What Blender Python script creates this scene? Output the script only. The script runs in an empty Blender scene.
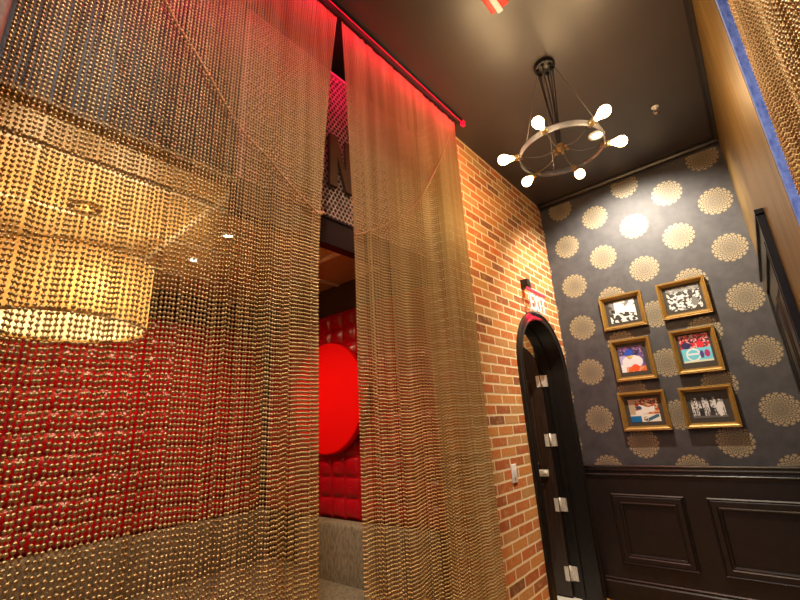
import bpy, bmesh, math, random
from math import sin, cos, pi, radians, sqrt, atan2, hypot
from mathutils import Vector, Matrix, noise as mnoise
random.seed(7)
scene = bpy.context.scene
col = scene.collection
H = 1.40                      # eye height
CEIL = 3.52
LX, RX, BY = -1.348, 0.188, 4.0   # brick wall, right wall, papered wall

# ------------------------------------------------------------------ materials
def new_mat(name):
    m = bpy.data.materials.new(name); m.use_nodes = True
    nt = m.node_tree
    return m, nt, nt.nodes['Principled BSDF']

class G:
    """tiny expression helper for node math"""
    def __init__(s, nt): s.nt = nt
    def n(s, t, **kw):
        nd = s.nt.nodes.new(t)
        for k, v in kw.items(): setattr(nd, k, v)
        return nd
    def put(s, sock, v):
        if hasattr(v, 'is_linked') or isinstance(v, bpy.types.NodeSocket): s.nt.links.new(v, sock)
        else: sock.default_value = v
    def m(s, op, a, b=None, c=None):
        nd = s.n('ShaderNodeMath', operation=op)
        s.put(nd.inputs[0], a)
        if b is not None: s.put(nd.inputs[1], b)
        if c is not None: s.put(nd.inputs[2], c)
        return nd.outputs[0]
    def mix(s, f, a, b, mode='MIX'):
        nd = s.n('ShaderNodeMix', data_type='RGBA', blend_type=mode)
        s.put(nd.inputs[0], f); s.put(nd.inputs[6], a); s.put(nd.inputs[7], b)
        return nd.outputs[2]
    def noise(s, scale, detail=3, vec=None, rough=.5):
        nd = s.n('ShaderNodeTexNoise'); nd.inputs['Scale'].default_value = scale
        nd.inputs['Detail'].default_value = detail; nd.inputs['Roughness'].default_value = rough
        if vec is not None: s.nt.links.new(vec, nd.inputs['Vector'])
        return nd.outputs[0]
    def pos(s):
        return s.n('ShaderNodeNewGeometry').outputs['Position']
    def mapping(s, vec, scale=(1,1,1), loc=(0,0,0), rot=(0,0,0)):
        nd = s.n('ShaderNodeMapping'); s.nt.links.new(vec, nd.inputs[0])
        nd.inputs['Scale'].default_value = scale; nd.inputs['Location'].default_value = loc; nd.inputs['Rotation'].default_value = rot
        return nd.outputs[0]
    def ramp(s, f, stops):
        nd = s.n('ShaderNodeValToRGB'); s.nt.links.new(f, nd.inputs[0])
        e = nd.color_ramp.elements
        while len(e) < len(stops): e.new(.5)
        for i, (p, c) in enumerate(stops): e[i].position = p; e[i].color = (*c, 1)
        return nd.outputs[0]
    def bump(s, h, strength=.3, dist=.01):
        nd = s.n('ShaderNodeBump'); nd.inputs['Strength'].default_value = strength; nd.inputs['Distance'].default_value = dist
        s.nt.links.new(h, nd.inputs['Height']); return nd.outputs[0]
    def map01(s, v, a, b):
        nd = s.n('ShaderNodeMapRange'); s.put(nd.inputs[0], v); nd.inputs[1].default_value = a; nd.inputs[2].default_value = b
        nd.clamp = True; return nd.outputs[0]

def c4(c): return (*c, 1.0)
def pbr(name, c, rough=.5, metal=0.0, var=0.0, scale=20, bump=0.0, spec=.5, stretch=(1,1,1), coat=0):
    m, nt, p = new_mat(name); g = G(nt)
    p.inputs['Roughness'].default_value = rough; p.inputs['Metallic'].default_value = metal
    p.inputs['Specular IOR Level'].default_value = spec
    p.inputs['Base Color'].default_value = c4(c)
    if coat: p.inputs['Coat Weight'].default_value = coat; p.inputs['Coat Roughness'].default_value = .1
    if var or bump:
        v = g.mapping(g.pos(), stretch)
        f = g.noise(scale, 4, v)
        if var:
            lo = tuple(x*(1-var) for x in c); hi = tuple(min(1, x*(1+var)) for x in c)
            nt.links.new(g.ramp(f, [(.3, lo), (.7, hi)]), p.inputs['Base Color'])
        if bump: nt.links.new(g.bump(f, bump, .005), p.inputs['Normal'])
    return m
def emit(name, c, s):
    m, nt, p = new_mat(name)
    p.inputs['Base Color'].default_value = c4(c)
    p.inputs['Emission Color'].default_value = c4(c); p.inputs['Emission Strength'].default_value = s
    return m

M = {}
M['ceiling'] = pbr('ceiling_paint', (.027,.020,.020), .40, 0, .08, 6, .05, .7)
M['black'] = pbr('black_satin_paint', (.008,.006,.005), .36, 0, .25, 30, .04, .4)
M['wainscot'] = pbr('black_brown_satin_panel', (.011,.007,.005), .42, 0, .2, 20, .04, .35)
M['door'] = pbr('dark_stained_door', (.032,.017,.011), .36, 0, .35, 12, .06, .5, (4,4,.4))
M['right'] = pbr('painted_sheen_wall', (.20,.115,.026), .42, .6, .5, 5, .15, .4, (1,6,.35))  # dark glossy wall; its gold reflections and streaks are put into the colour
M['pier'] = pbr('copper_brown_plaster', (.075,.026,.005), .75, 0, .35, 60, .3)
M['beam'] = pbr('dark_maroon_beam', (.022,.005,.007), .6, 0, .1, 20, 0, .2)
M['alc_ceil'] = pbr('gold_brown_tile', (.54,.36,.15), .42, 0, .12, 9, .05)
M['alc_grid'] = pbr('cream_grid', (.85,.74,.52), .4)
M['alc_wall'] = pbr('alcove_dark_wall', (.030,.020,.015), .5, 0, .2, 12)
M['alc_gold'] = pbr('alcove_gold_wall', (.42,.26,.09), .5, 0, .2, 12)
M['vinyl'] = pbr('red_vinyl', (.44,.003,.010), .22, 0, .06, 12, .02, .5)
M['disc'] = pbr('bright_red_lacquer', (.95,.003,.003), .8, 0, 0, 1, 0, .08)
M['chrome'] = pbr('brushed_steel', (.62,.58,.52), .3, 1.0, .08, 60)
M['whiteplastic'] = pbr('white_plastic', (.82,.78,.72), .4)
M['canopy'] = pbr('black_metal', (.012,.012,.014), .35, .5)
M['ring'] = pbr('grey_steel_band', (.34,.33,.36), .38, .75, .1, 30)
M['cord'] = pbr('black_cord', (.010,.010,.012), .5)
M['wire'] = pbr('grey_wire', (.25,.23,.22), .4, .6)
M['brass'] = pbr('aged_brass', (.55,.40,.18), .32, .9, .15, 60)
M['mat'] = pbr('dark_picture_mat', (.034,.026,.018), .8, 0, .1, 80)
M['redplastic'] = pbr('red_alarm_plastic', (.80,.030,.010), .35)
M['lens'] = pbr('clear_strobe_lens', (.85,.85,.85), .12)
M['dark'] = pbr('dark_void', (.008,.008,.009), .7)
M['orange_wall'] = pbr('orange_brown_wall', (.52,.23,.05), .5, 0, .3, 5, .1)
M['tile'] = pbr('pale_stone_tile', (.78,.76,.70), .35, 0, .06, 6)
M['rail'] = pbr('curtain_rail_black', (.02,.012,.014), .4, .4)
M['led'] = emit('red_led_diffuser', (.85,.004,.035), 1.0)
M['bulb'] = emit('warm_bulb_glow', (1.0,.72,.36), 22.0)
M['exitglow'] = emit('exit_letter_glow', (1.0,.62,.55), 1.0)
M['exitred'] = emit('exit_red_edge', (1.0,.03,.06), .9)
M['pendant'] = emit('pendant_bulb_glow', (1.0,.72,.36), 22.0)
M['dlglow'] = emit('downlight_glow', (1.0,.84,.60), 14.0)
M['hinge'] = pbr('steel_hinge', (.74,.68,.58), .42, .35, .2, 90)

def mat_brick(name, axis):
    m, nt, p = new_mat(name); g = G(nt)
    sep = g.n('ShaderNodeSeparateXYZ'); nt.links.new(g.pos(), sep.inputs[0])
    cmb = g.n('ShaderNodeCombineXYZ'); nt.links.new(sep.outputs[1 if axis == 'Y' else 0], cmb.inputs[0]); nt.links.new(sep.outputs[2], cmb.inputs[1])
    off = g.mapping(cmb.outputs[0], (1,1,1), (0.03,-.0125+.0333,0))
    nz = g.n('ShaderNodeTexNoise'); nz.inputs['Scale'].default_value = 28; nt.links.new(off, nz.inputs['Vector'])
    wob = g.n('ShaderNodeVectorMath', operation='MULTIPLY_ADD'); nt.links.new(nz.outputs['Color'], wob.inputs[0]); wob.inputs[1].default_value = (.006,.006,0); nt.links.new(off, wob.inputs[2])
    def brick(c1, c2, mo, bias=0.0):
        b = g.n('ShaderNodeTexBrick'); nt.links.new(wob.outputs[0], b.inputs['Vector'])
        b.inputs['Scale'].default_value = 1; b.inputs['Brick Width'].default_value = .205; b.inputs['Row Height'].default_value = .0666
        b.inputs['Mortar Size'].default_value = .0078; b.inputs['Mortar Smooth'].default_value = .25; b.inputs['Bias'].default_value = bias
        b.offset = .5
        b.inputs['Color1'].default_value = c4(c1); b.inputs['Color2'].default_value = c4(c2); b.inputs['Mortar'].default_value = c4(mo)
        return b
    # per brick random grey -> colour ramp
    b = brick((0,0,0), (1,1,1), (.5,.5,.5))
    tone = g.ramp(b.outputs['Color'], [(0,(.24,.085,.028)),(.22,(.46,.115,.026)),(.45,(.60,.17,.036)),(.62,(.68,.27,.06)),(.80,(.56,.28,.09)),(1,(.66,.16,.034))])
    nt.nodes[-1].color_ramp.interpolation = 'LINEAR'
    blot = g.noise(22, 5, off, .65)
    tone = g.mix(g.map01(blot, .50, .78), tone, (.60,.36,.14,1))
    blot2 = g.noise(60, 4, off, .6)
    tone = g.mix(g.m('MULTIPLY', g.map01(blot2, .52, .75), .55), tone, (.10,.05,.03,1))
    colr = g.mix(b.outputs['Fac'], tone, (.88,.70,.42,1))
    nt.links.new(colr, p.inputs['Base Color'])
    p.inputs['Roughness'].default_value = .75
    hgt = g.m('ADD', g.m('MULTIPLY', g.m('SUBTRACT', 1.0, b.outputs['Fac']), 1.0), g.m('MULTIPLY', blot2, .5))
    nt.links.new(g.bump(hgt, .7, .008), p.inputs['Normal'])
    return m
M['brick'] = mat_brick('red_brick', 'Y')
M['brickX'] = mat_brick('red_brick_cross', 'X')

def mat_paper():
    m, nt, p = new_mat('medallion_wallpaper'); g = G(nt)
    sep = g.n('ShaderNodeSeparateXYZ'); nt.links.new(g.pos(), sep.inputs[0])
    X, Z = sep.outputs[0], sep.outputs[2]
    def lattice(x0, z0):
        u = g.m('SUBTRACT', g.m('WRAP', g.m('SUBTRACT', X, x0), .30, -.30), 0.0)
        w = g.m('SUBTRACT', g.m('WRAP', g.m('SUBTRACT', Z, z0), .2045, -.2045), 0.0)
        r = g.m('SQRT', g.m('ADD', g.m('MULTIPLY', u, u), g.m('MULTIPLY', w, w)))
        th = g.m('ARCTAN2', w, u)
        c16 = g.m('COSINE', g.m('MULTIPLY', th, 16.0))
        c32 = g.m('COSINE', g.m('MULTIPLY', th, 32.0))
        edge = g.m('ADD', .101, g.m('MULTIPLY', g.m('ABSOLUTE', g.m('COSINE', g.m('MULTIPLY', th, 8.0))), .020))
        inside = g.map01(g.m('SUBTRACT', edge, r), 0.0, .0035)
        # lace: concentric scallops, spokes, eyelets
        rings = g.m('MULTIPLY', g.m('SINE', g.m('ADD', g.m('MULTIPLY', r, 300.0), g.m('MULTIPLY', c16, 1.6))), .7)
        spokes = g.m('MULTIPLY', c32, g.m('SINE', g.m('MULTIPLY', r, 200.0)))
        lace = g.map01(g.m('ADD', rings, spokes), -.6, .5)
        lace = g.m('ADD', .20, g.m('MULTIPLY', lace, .80))
        core = g.map01(r, .045, .072)                     # denser rim, finer centre
        lace = g.m('MULTIPLY', lace, g.m('ADD', .62, g.m('MULTIPLY', core, .38)))
        # eyelet ring
        ey = g.m('MULTIPLY', g.map01(g.m('ABSOLUTE', g.m('SUBTRACT', r, .088)), .007, .004), g.map01(c16, .3, .7))
        lace = g.m('MULTIPLY', lace, g.m('SUBTRACT', 1.0, g.m('MULTIPLY', ey, .75)))
        gap = g.map01(g.m('ABSOLUTE', g.m('SUBTRACT', r, .066)), .0015, .0045)
        lace = g.m('MULTIPLY', lace, g.m('ADD', .55, g.m('MULTIPLY', gap, .45)))
        return g.m('MULTIPLY', inside, lace)
    f = g.m('MAXIMUM', lattice(.052, 1.780), lattice(-.248, 1.9845))
    n1 = g.noise(9, 5, g.pos(), .6); n2 = g.noise(90, 3, g.pos())
    base = g.ramp(n1, [(.3,(.025,.024,.028)),(.75,(.057,.053,.057))])
    gold = g.mix(n2, (.26,.195,.10,1), (.37,.29,.165,1))
    nt.links.new(g.mix(f, base, gold), p.inputs['Base Color'])
    nt.links.new(g.m('SUBTRACT', .62, g.m('MULTIPLY', f, .15)), p.inputs['Roughness'])
    nt.links.new(g.bump(g.m('ADD', g.m('MULTIPLY', f, .4), g.m('MULTIPLY', n2, .3)), .25, .002), p.inputs['Normal'])
    return m
M['paper'] = mat_paper()

def mat_wood():
    m, nt, p = new_mat('honey_plank_floor'); g = G(nt)
    b = g.n('ShaderNodeTexBrick'); nt.links.new(g.mapping(g.pos(), (1,1,1), rot=(0,0,pi/2)), b.inputs['Vector'])
    b.inputs['Scale'].default_value = 1; b.inputs['Brick Width'].default_value = 1.4; b.inputs['Row Height'].default_value = .13
    b.inputs['Mortar Size'].default_value = .002
    b.inputs['Color1'].default_value = (.42,.24,.05,1); b.inputs['Color2'].default_value = (.55,.33,.08,1); b.inputs['Mortar'].default_value = (.10,.05,.02,1)
    gr = g.noise(14, 5, g.mapping(g.pos(), (8,.6,1)))
    nt.links.new(g.mix(g.m('MULTIPLY', gr, .5), b.outputs['Color'], (.25,.13,.03,1)), p.inputs['Base Color'])
    p.inputs['Roughness'].default_value = .3
    return m
M['wood'] = mat_wood()

def mat_fabric(name, a, b_):
    m, nt, p = new_mat(name); g = G(nt)
    f = g.noise(70, 4, g.mapping(g.pos(), (1,1,.35)), .7)
    nt.links.new(g.ramp(f, [(.34,b_),(.60,a)]), p.inputs['Base Color'])
    p.inputs['Roughness'].default_value = .85
    nt.links.new(g.bump(f, .4, .003), p.inputs['Normal'])
    return m
M['fabric'] = mat_fabric('grey_tweed', (.30,.25,.17), (.13,.105,.07))
M['blue'] = mat_fabric('blue_paper', (.26,.38,.90), (.10,.18,.62))

def mat_frame():
    m, nt, p = new_mat('antique_gold_wood'); g = G(nt)
    f = g.noise(120, 4, g.pos(), .7)
    nt.links.new(g.ramp(f, [(.25,(.17,.085,.018)),(.7,(.44,.26,.06))]), p.inputs['Base Color'])
    p.inputs['Roughness'].default_value = .38; p.inputs['Metallic'].default_value = .45
    nt.links.new(g.bump(f, .3, .003), p.inputs['Normal'])
    return m
M['gold'] = mat_frame()

def mat_print():
    m, nt, p = new_mat('photo_print'); g = G(nt)
    a = g.n('ShaderNodeVertexColor'); a.layer_name = 'ink'
    nt.links.new(a.outputs['Color'], p.inputs['Base Color'])
    p.inputs['Roughness'].default_value = .45
    return m
M['print'] = mat_print()

def mat_bead():
    m, nt, p = new_mat('polished_bead_metal'); g = G(nt)
    f = g.noise(3.0, 2, g.mapping(g.pos(), (1,6,.25)))
    nt.links.new(g.ramp(f, [(.35,(.40,.27,.105)),(.65,(.58,.43,.21))]), p.inputs['Base Color'])
    p.inputs['Metallic'].default_value = 1.0; p.inputs['Roughness'].default_value = .29
    return m
M['bead'] = mat_bead()

def mat_shade(name, cd, ct):
    m, nt, p = new_mat(name); g = G(nt)
    nt.nodes.remove(p)
    out = nt.nodes['Material Output']
    d = g.n('ShaderNodeBsdfDiffuse'); d.inputs[0].default_value = (*cd,1)
    t = g.n('ShaderNodeBsdfTranslucent'); t.inputs[0].default_value = (*ct,1)
    mx = g.n('ShaderNodeMixShader'); mx.inputs[0].default_value = .6
    nt.links.new(d.outputs[0], mx.inputs[1]); nt.links.new(t.outputs[0], mx.inputs[2]); nt.links.new(mx.outputs[0], out.inputs[0])
    return m
M['shade'] = mat_shade('translucent_drum_fabric', (.50,.34,.14), (.21,.125,.050))
M['diffuser'] = mat_shade('frosted_white_diffuser', (.85,.80,.68), (.80,.72,.55))

def mat_acrylic():
    m, nt, p = new_mat('clear_acrylic'); g = G(nt)
    p.inputs['Base Color'].default_value = (.95,.95,.95,1); p.inputs['Roughness'].default_value = .08
    p.inputs['Alpha'].default_value = .07
    return m
M['acrylic'] = mat_acrylic()
M['copper'] = pbr('copper_hex_mesh', (.62,.40,.31), .45, .4, .15, 20)
M['signbrown'] = pbr('brown_sign_metal', (.10,.045,.018), .45, .3, .15, 20)
M['meshback'] = pbr('mesh_backing', (.035,.018,.020), .6, 0, .2, 9)

# ------------------------------------------------------------------ geometry helpers
class MB:
    def __init__(s): s.v = []; s.f = []; s.sm = []
    def add(s, vs, fs, smooth=False):
        o = len(s.v); s.v += [tuple(v) for v in vs]
        for f in fs: s.f.append([i+o for i in f]); s.sm.append(smooth)
        return s
    def box(s, a, b, bev=0.0):
        (x0,y0,z0),(x1,y1,z1) = [min(p) for p in zip(a,b)], [max(p) for p in zip(a,b)]
        if bev <= 0:
            vs = [(x,y,z) for x in (x0,x1) for y in (y0,y1) for z in (z0,z1)]
            return s.add(vs, [(0,1,3,2),(4,6,7,5),(0,4,5,1),(2,3,7,6),(0,2,6,4),(1,5,7,3)])
        bm = bmesh.new(); bmesh.ops.create_cube(bm, size=1)
        for v in bm.verts: v.co = ((x0+x1)/2+v.co.x*(x1-x0), (y0+y1)/2+v.co.y*(y1-y0), (z0+z1)/2+v.co.z*(z1-z0))
        bmesh.ops.bevel(bm, geom=list(bm.edges), offset=bev, segments=3, affect='EDGES', profile=.5)
        bm.verts.index_update()
        s.add([v.co[:] for v in bm.verts], [[v.index for v in f.verts] for f in bm.faces], True); bm.free(); return s
    def tube(s, pts, r, n=8, cap=True, radii=None):
        pts = [Vector(p) for p in pts]; vs = []; fs = []
        up = None
        for i, p in enumerate(pts):
            t = (pts[min(i+1,len(pts)-1)] - pts[max(i-1,0)]).normalized()
            if up is None:
                up = t.orthogonal().normalized()
            else:
                up = (up - t*up.dot(t)).normalized()
            w = t.cross(up); rr = radii[i] if radii else r
            for k in range(n):
                a = 2*pi*k/n; vs.append(p + up*cos(a)*rr + w*sin(a)*rr)
        for i in range(len(pts)-1):
            for k in range(n):
                a = i*n+k; b = i*n+(k+1)%n; fs.append((a,b,b+n,a+n))
        if cap: fs.append(tuple(reversed(range(n)))); fs.append(tuple(range((len(pts)-1)*n, len(pts)*n)))
        return s.add(vs, fs, True)
    def lathe(s, prof, c, axis=(0,0,1), n=24, smooth=True):
        ax = Vector(axis).normalized(); e1 = ax.orthogonal().normalized(); e2 = ax.cross(e1); c = Vector(c)
        vs = []; fs = []
        for (r, h) in prof:
            for k in range(n):
                a = 2*pi*k/n; vs.append(c + ax*h + (e1*cos(a)+e2*sin(a))*max(r,1e-5))
        for i in range(len(prof)-1):
            for k in range(n):
                a = i*n+k; b = i*n+(k+1)%n; fs.append((a,b,b+n,a+n))
        return s.add(vs, fs, smooth)
    def prism(s, poly, d0, d1, axis='y', smooth=False):
        """extrude a 2D polygon; axis y: (x,z); axis x: (y,z); axis z: (x,y)"""
        def P(u, v, d): return (u,d,v) if axis == 'y' else (d,u,v) if axis == 'x' else (u,v,d)
        n = len(poly); vs = [P(u,v,d0) for u,v in poly]+[P(u,v,d1) for u,v in poly]
        fs = [tuple(range(n)), tuple(reversed(range(n,2*n)))]+[(i,i+n,(i+1)%n+n,(i+1)%n) for i in range(n)]
        return s.add(vs, fs, smooth)
    def ringframe(s, x0, x1, z0, z1, prof, axis='y'):
        """picture-frame moulding: prof = list of (inset, depth)"""
        vs = []; fs = []
        for ins, d in prof:
            for (u, v) in ((x0+ins,z0+ins),(x1-ins,z0+ins),(x1-ins,z1-ins),(x0+ins,z1-ins)):
                vs.append((u,d,v) if axis == 'y' else (d,u,v))
        m = len(prof)
        for i in range(m-1):
            for k in range(4):
                a = i*4+k; b = i*4+(k+1)%4; fs.append((a,b,b+4,a+4))
        return s.add(vs, fs)
    def build(s, name, mat, parent=None, origin=None):
        o = Vector((0,0,0))
        if parent is not None:
            o = Vector(parent['_w'])
        elif origin is not None: o = Vector(origin)
        me = bpy.data.meshes.new(name)
        me.from_pydata([tuple(Vector(v)-o) for v in s.v], [], s.f); me.update()
        me.polygons.foreach_set('use_smooth', s.sm)
        bm = bmesh.new(); bm.from_mesh(me); bmesh.ops.recalc_face_normals(bm, faces=bm.faces); bm.to_mesh(me); bm.free()
        if mat is not None: me.materials.append(mat)
        ob = bpy.data.objects.new(name, me); col.objects.link(ob)
        ob['_w'] = tuple(o)
        if parent is not None: ob.parent = parent
        else: ob.location = o
        return ob

def tag(o, label=None, cat=None, group=None, kind=None):
    if label: o['label'] = label
    if cat: o['category'] = cat
    if group: o['group'] = group
    if kind: o['kind'] = kind
    return o
def thing(name, loc, label, cat, group=None, kind=None):
    o = bpy.data.objects.new(name, None); col.objects.link(o); o.location = loc; o['_w'] = tuple(loc)
    o.empty_display_size = .1
    return tag(o, label, cat, group, kind)
def struct(o, label, cat): return tag(o, label, cat, None, 'structure')

# ------------------------------------------------------------------ room shell
b = MB().box((LX-.02,-2.4,-.06),(2.4,BY+.02,0)); struct(b.build('floor', M['wood']), 'honey coloured plank floor of the narrow hall', 'floor')
b = MB().box((-4.2,-2.6,CEIL),(2.4,4.6,CEIL+.1)); struct(b.build('ceiling', M['ceiling']), 'dark brown satin painted high ceiling over the hall', 'ceiling')

# brick wall with arched opening
AC, AR, ASP = 3.44, .425, 1.785          # arch centre Y, clear radius, spring height
OR = AR + .075                           # casing outer radius
Y0B, BT = 2.16, .20                      # start of brick, wall thickness
b = MB()
N = 40
def wallface(x):
    vs = []; fs = []
    def q(pts): o = len(vs); vs.extend(pts); fs.append((o,o+1,o+2,o+3))
    ol, orr = AC-AR-.01, AC+AR+.01
    q([(x,Y0B,0),(x,ol,0),(x,ol,CEIL),(x,Y0B,CEIL)]); q([(x,orr,0),(x,BY,0),(x,BY,CEIL),(x,orr,CEIL)])
    prev = None
    for i in range(N+1):
        a = pi - pi*i/N; yy = AC+(AR+.01)*cos(a); zz = ASP+(AR+.01)*sin(a)
        if prev: q([(x,prev[0],prev[1]),(x,yy,zz),(x,yy,CEIL),(x,prev[0],CEIL)])
        prev = (yy,zz)
    b.add(vs, fs)
wallface(LX); wallface(LX-BT)
b.add([(LX,Y0B,0),(LX-BT,Y0B,0),(LX-BT,Y0B,CEIL),(LX,Y0B,CEIL)], [(0,1,2,3)])
struct(b.build('wall_left', M['brick']), 'red brick wall with pale mortar pierced by an arched doorway', 'wall')

b = MB().box((LX-.3,BY,0),(RX+.3,BY+.12,CEIL)); struct(b.build('wall_back', M['paper']), 'charcoal wallpapered end wall patterned with gold lace medallions', 'wall')
b = MB().box((RX,1.635,0),(RX+.15,BY,CEIL)); struct(b.build('wall_right', M['right']), 'dark right-hand wall, gold sheen painted into its colour, beside the papered end wall', 'wall')
b = MB().box((RX+.001,1.60,0),(RX+.085,1.6345,CEIL)); struct(b.build('trim_1', M['blue']), 'strip of mottled blue covering on the end of the right-hand wall', 'trim')
# space beyond the right opening
b = MB().box((RX+.15,2.9,0),(2.4,3.0,CEIL)); struct(b.build('wall_far_right', M['orange_wall']), 'orange brown wall glimpsed behind the right bead curtain', 'wall')
b = MB().box((2.3,-2.4,0),(2.4,2.9,CEIL)); struct(b.build('wall_side_right', M['orange_wall']), 'orange brown side wall of the space on the right', 'wall')

# crown mouldings
b = MB().prism([(BY,CEIL),(BY-.075,CEIL),(BY-.075,CEIL-.006),(BY-.05,CEIL-.012),(BY-.04,CEIL-.03),(BY-.012,CEIL-.036),(BY-.010,CEIL-.046),(BY,CEIL-.046)], LX, RX, 'x')
struct(b.build('trim_2', M['black']), 'black crown moulding along the top of the papered wall', 'trim')
b = MB().prism([(RX,CEIL),(RX-.035,CEIL),(RX-.035,CEIL-.006),(RX-.02,CEIL-.03),(RX-.005,CEIL-.045),(RX,CEIL-.045)], 1.64, BY-.076, 'y')
struct(b.build('trim_3', M['black']), 'black crown moulding along the top of the right-hand wall', 'trim')

# wainscot on the back wall
WT = .93
b = MB().box((LX+.001,BY-.018,.0),(RX,BY-.001,WT)); 
def raised(x0, x1, z0, z1, y):
    b.ringframe(x0,x1,z0,z1,[(0,y),(0,y-.012),(.008,y-.018),(.016,y-.014),(.022,y-.022),(.05,y-.022),(.058,y-.016),(.066,y-.020),(.076,y-.016),(.078,y-.002)])
    b.add([(x0+.078,y-.004,z0+.078),(x1-.078,y-.004,z0+.078),(x1-.078,y-.004,z1-.078),(x0+.078,y-.004,z1-.078)],[(0,1,2,3)])
raised(-1.165,-.648,.272,.782,BY-.018)
raised(-.508,.06,.272,.782,BY-.018)
struct(b.build('wall_wainscot', M['wainscot']), 'black brown panelled wainscot below the gold patterned wallpaper', 'wall')
y = BY-.001
b = MB().prism([(y,1.0),(y-.042,1.0),(y-.046,.992),(y-.042,.984),(y-.030,.980),(y-.026,.972),(y-.030,.962),(y-.028,.952),(y-.022,.948),(y-.024,.935),(y-.030,.928),(y-.026,.918),(y-.019,.914),(y-.017,.90),(y,.90)], LX+.001, RX-.001, 'x')
struct(b.build('trim_4', M['black']), 'black stepped chair rail between wallpaper and wainscot', 'trim')
b = MB().prism([(y,.165),(y-.022,.165),(y-.028,.158),(y-.024,.150),(y-.024,.142),(y-.034,.134),(y-.034,0),(y,0)], LX+.03, RX-.001, 'x')
struct(b.build('baseboard_back', M['wainscot']), 'black baseboard under the panelled wainscot', 'baseboard')
b = MB().prism([(RX,.165),(RX-.018,.165),(RX-.024,.15),(RX-.024,0),(RX,0)], 1.64, 2.40, 'y')
struct(b.build('baseboard_right', M['wainscot']), 'black baseboard along the right-hand wall', 'baseboard')

# ------------------------------------------------------------------ arched door
d1 = thing('door_1', (LX, AC, 0), 'arched black door standing open inside the brick wall', 'door', None, 'structure')
def archpath(r, n=40, z0=0.0):
    p = [(AC-r, z0)]
    for i in range(n+1):
        a = pi - pi*i/n; p.append((AC+r*cos(a), ASP+r*sin(a)))
    p.append((AC+r, z0)); return p
def archband(mb, prof, n=40):
    """sweep cross-section prof [(radius, x)] along the arch"""
    m = len(prof); vs = []; fs = []
    paths = [archpath(r, n) for r, _ in prof]
    L = len(paths[0])
    for k in range(L):
        for j in range(m): vs.append((prof[j][1], paths[j][k][0], paths[j][k][1]))
    for k in range(L-1):
        for j in range(m-1):
            a = k*m+j; fs.append((a,a+1,a+1+m,a+m))
    mb.add(vs, fs, False)
f = LX+.022
b = MB(); archband(b, [(OR,LX+.001),(OR,f-.004),(OR-.006,f),(OR-.02,f),(OR-.024,f-.006),(AR+.02,f-.006),(AR+.014,f-.002),(AR,f-.004),(AR,LX-.005)])
b.build('casing', M['black'], d1)
b = MB(); archband(b, [(AR,LX-.005),(AR,LX-.112),(AR-.016,LX-.116),(AR-.016,LX-.145),(AR,LX-.149),(AR,LX-.208),(AR+.03,LX-.208)])
b.build('jamb', M['black'], d1)
# open leaf: hinged on the far jamb, swung back into the next room
HX, HY = LX-.212, AC+AR-.030
b = MB(); lr = AR-.004
pts = [(0,.012)]
leafw = 2*lr
prof = []
for i in range(33):
    a = pi*i/32; prof.append((lr-lr*cos(a), ASP+lr*sin(a)))
poly = [(0,.012)]+prof+[(leafw,.012)]
ang = radians(4)
def leafpt(u, d, z): return (HX - u*cos(ang) - d*sin(ang)*0, HY + u*sin(ang)*.0 + d, z)
n = len(poly)
vs = [leafpt(u,0,z) for u,z in poly]+[leafpt(u,.042,z) for u,z in poly]
b.add(vs, [tuple(range(n)), tuple(reversed(range(n,2*n)))]+[(i,i+n,(i+1)%n+n,(i+1)%n) for i in range(n)])
for (u0,u1,z0,z1) in ((.10,leafw-.10,.25,.85),(.10,leafw-.10,1.0,1.75)):
    b.ringframe(HX-u1, HX-u0, z0, z1, [(0,HY),(.006,HY-.012),(.02,HY-.012),(.03,HY-.003),(.032,HY-.001)])
leaf = b.build('door_leaf', M['door'], d1)
leaf['label'] = 'dark stained arched door leaf'
for hz in (1.735, 1.215, .69, .175):
    b = MB().box((HX+.012,AC+AR-.006,hz-.052),(HX+.085,AC+AR-.0005,hz+.052)).tube([(HX+.006,AC+AR-.010,hz-.055),(HX+.006,AC+AR-.010,hz+.055)], .0085, 10)
    for s_ in (-.03,0,.03): b.lathe([(0,0),(.005,0),(.004,.002),(0,.0025)], (HX+.05,AC+AR-.006,hz+s_), (0,-1,0), 8)
    b.box((HX-.035,HY-.004,hz-.052),(HX,HY-.0005,hz+.052))
    h = b.build('hinge', M['hinge'], d1); h['label'] = 'steel butt hinge'
b = MB().box((HX-.175,HY-.016,.915),(HX-.045,HY-.0005,.97),.004)
b.lathe([(0,0),(.019,0),(.021,.004),(.021,.02),(.017,.026),(0,.027)], (HX-.066,HY-.014,.942), (0,-1,0), 16)
k = b.build('door_handle', M['hinge'], leaf); k['label'] = 'steel door handle'

# next room seen through the arch
b = MB().box((-3.6,BY+.12,0),(LX-.30,BY+.2,CEIL)); struct(b.build('wall_beyond', M['brickX']), 'brick wall of the room beyond the arched door', 'wall')
b = MB().box((-4.2,2.28,-.06),(LX-.02,BY+.12,0)); struct(b.build('floor_beyond', M['tile']), 'pale floor in the room beyond the arched door', 'floor')
b = MB().box((-3.7,2.28,0),(-3.6,BY+.2,CEIL)); struct(b.build('wall_beyond_side', M['alc_gold']), 'side wall of the room beyond the arched door', 'wall')

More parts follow.
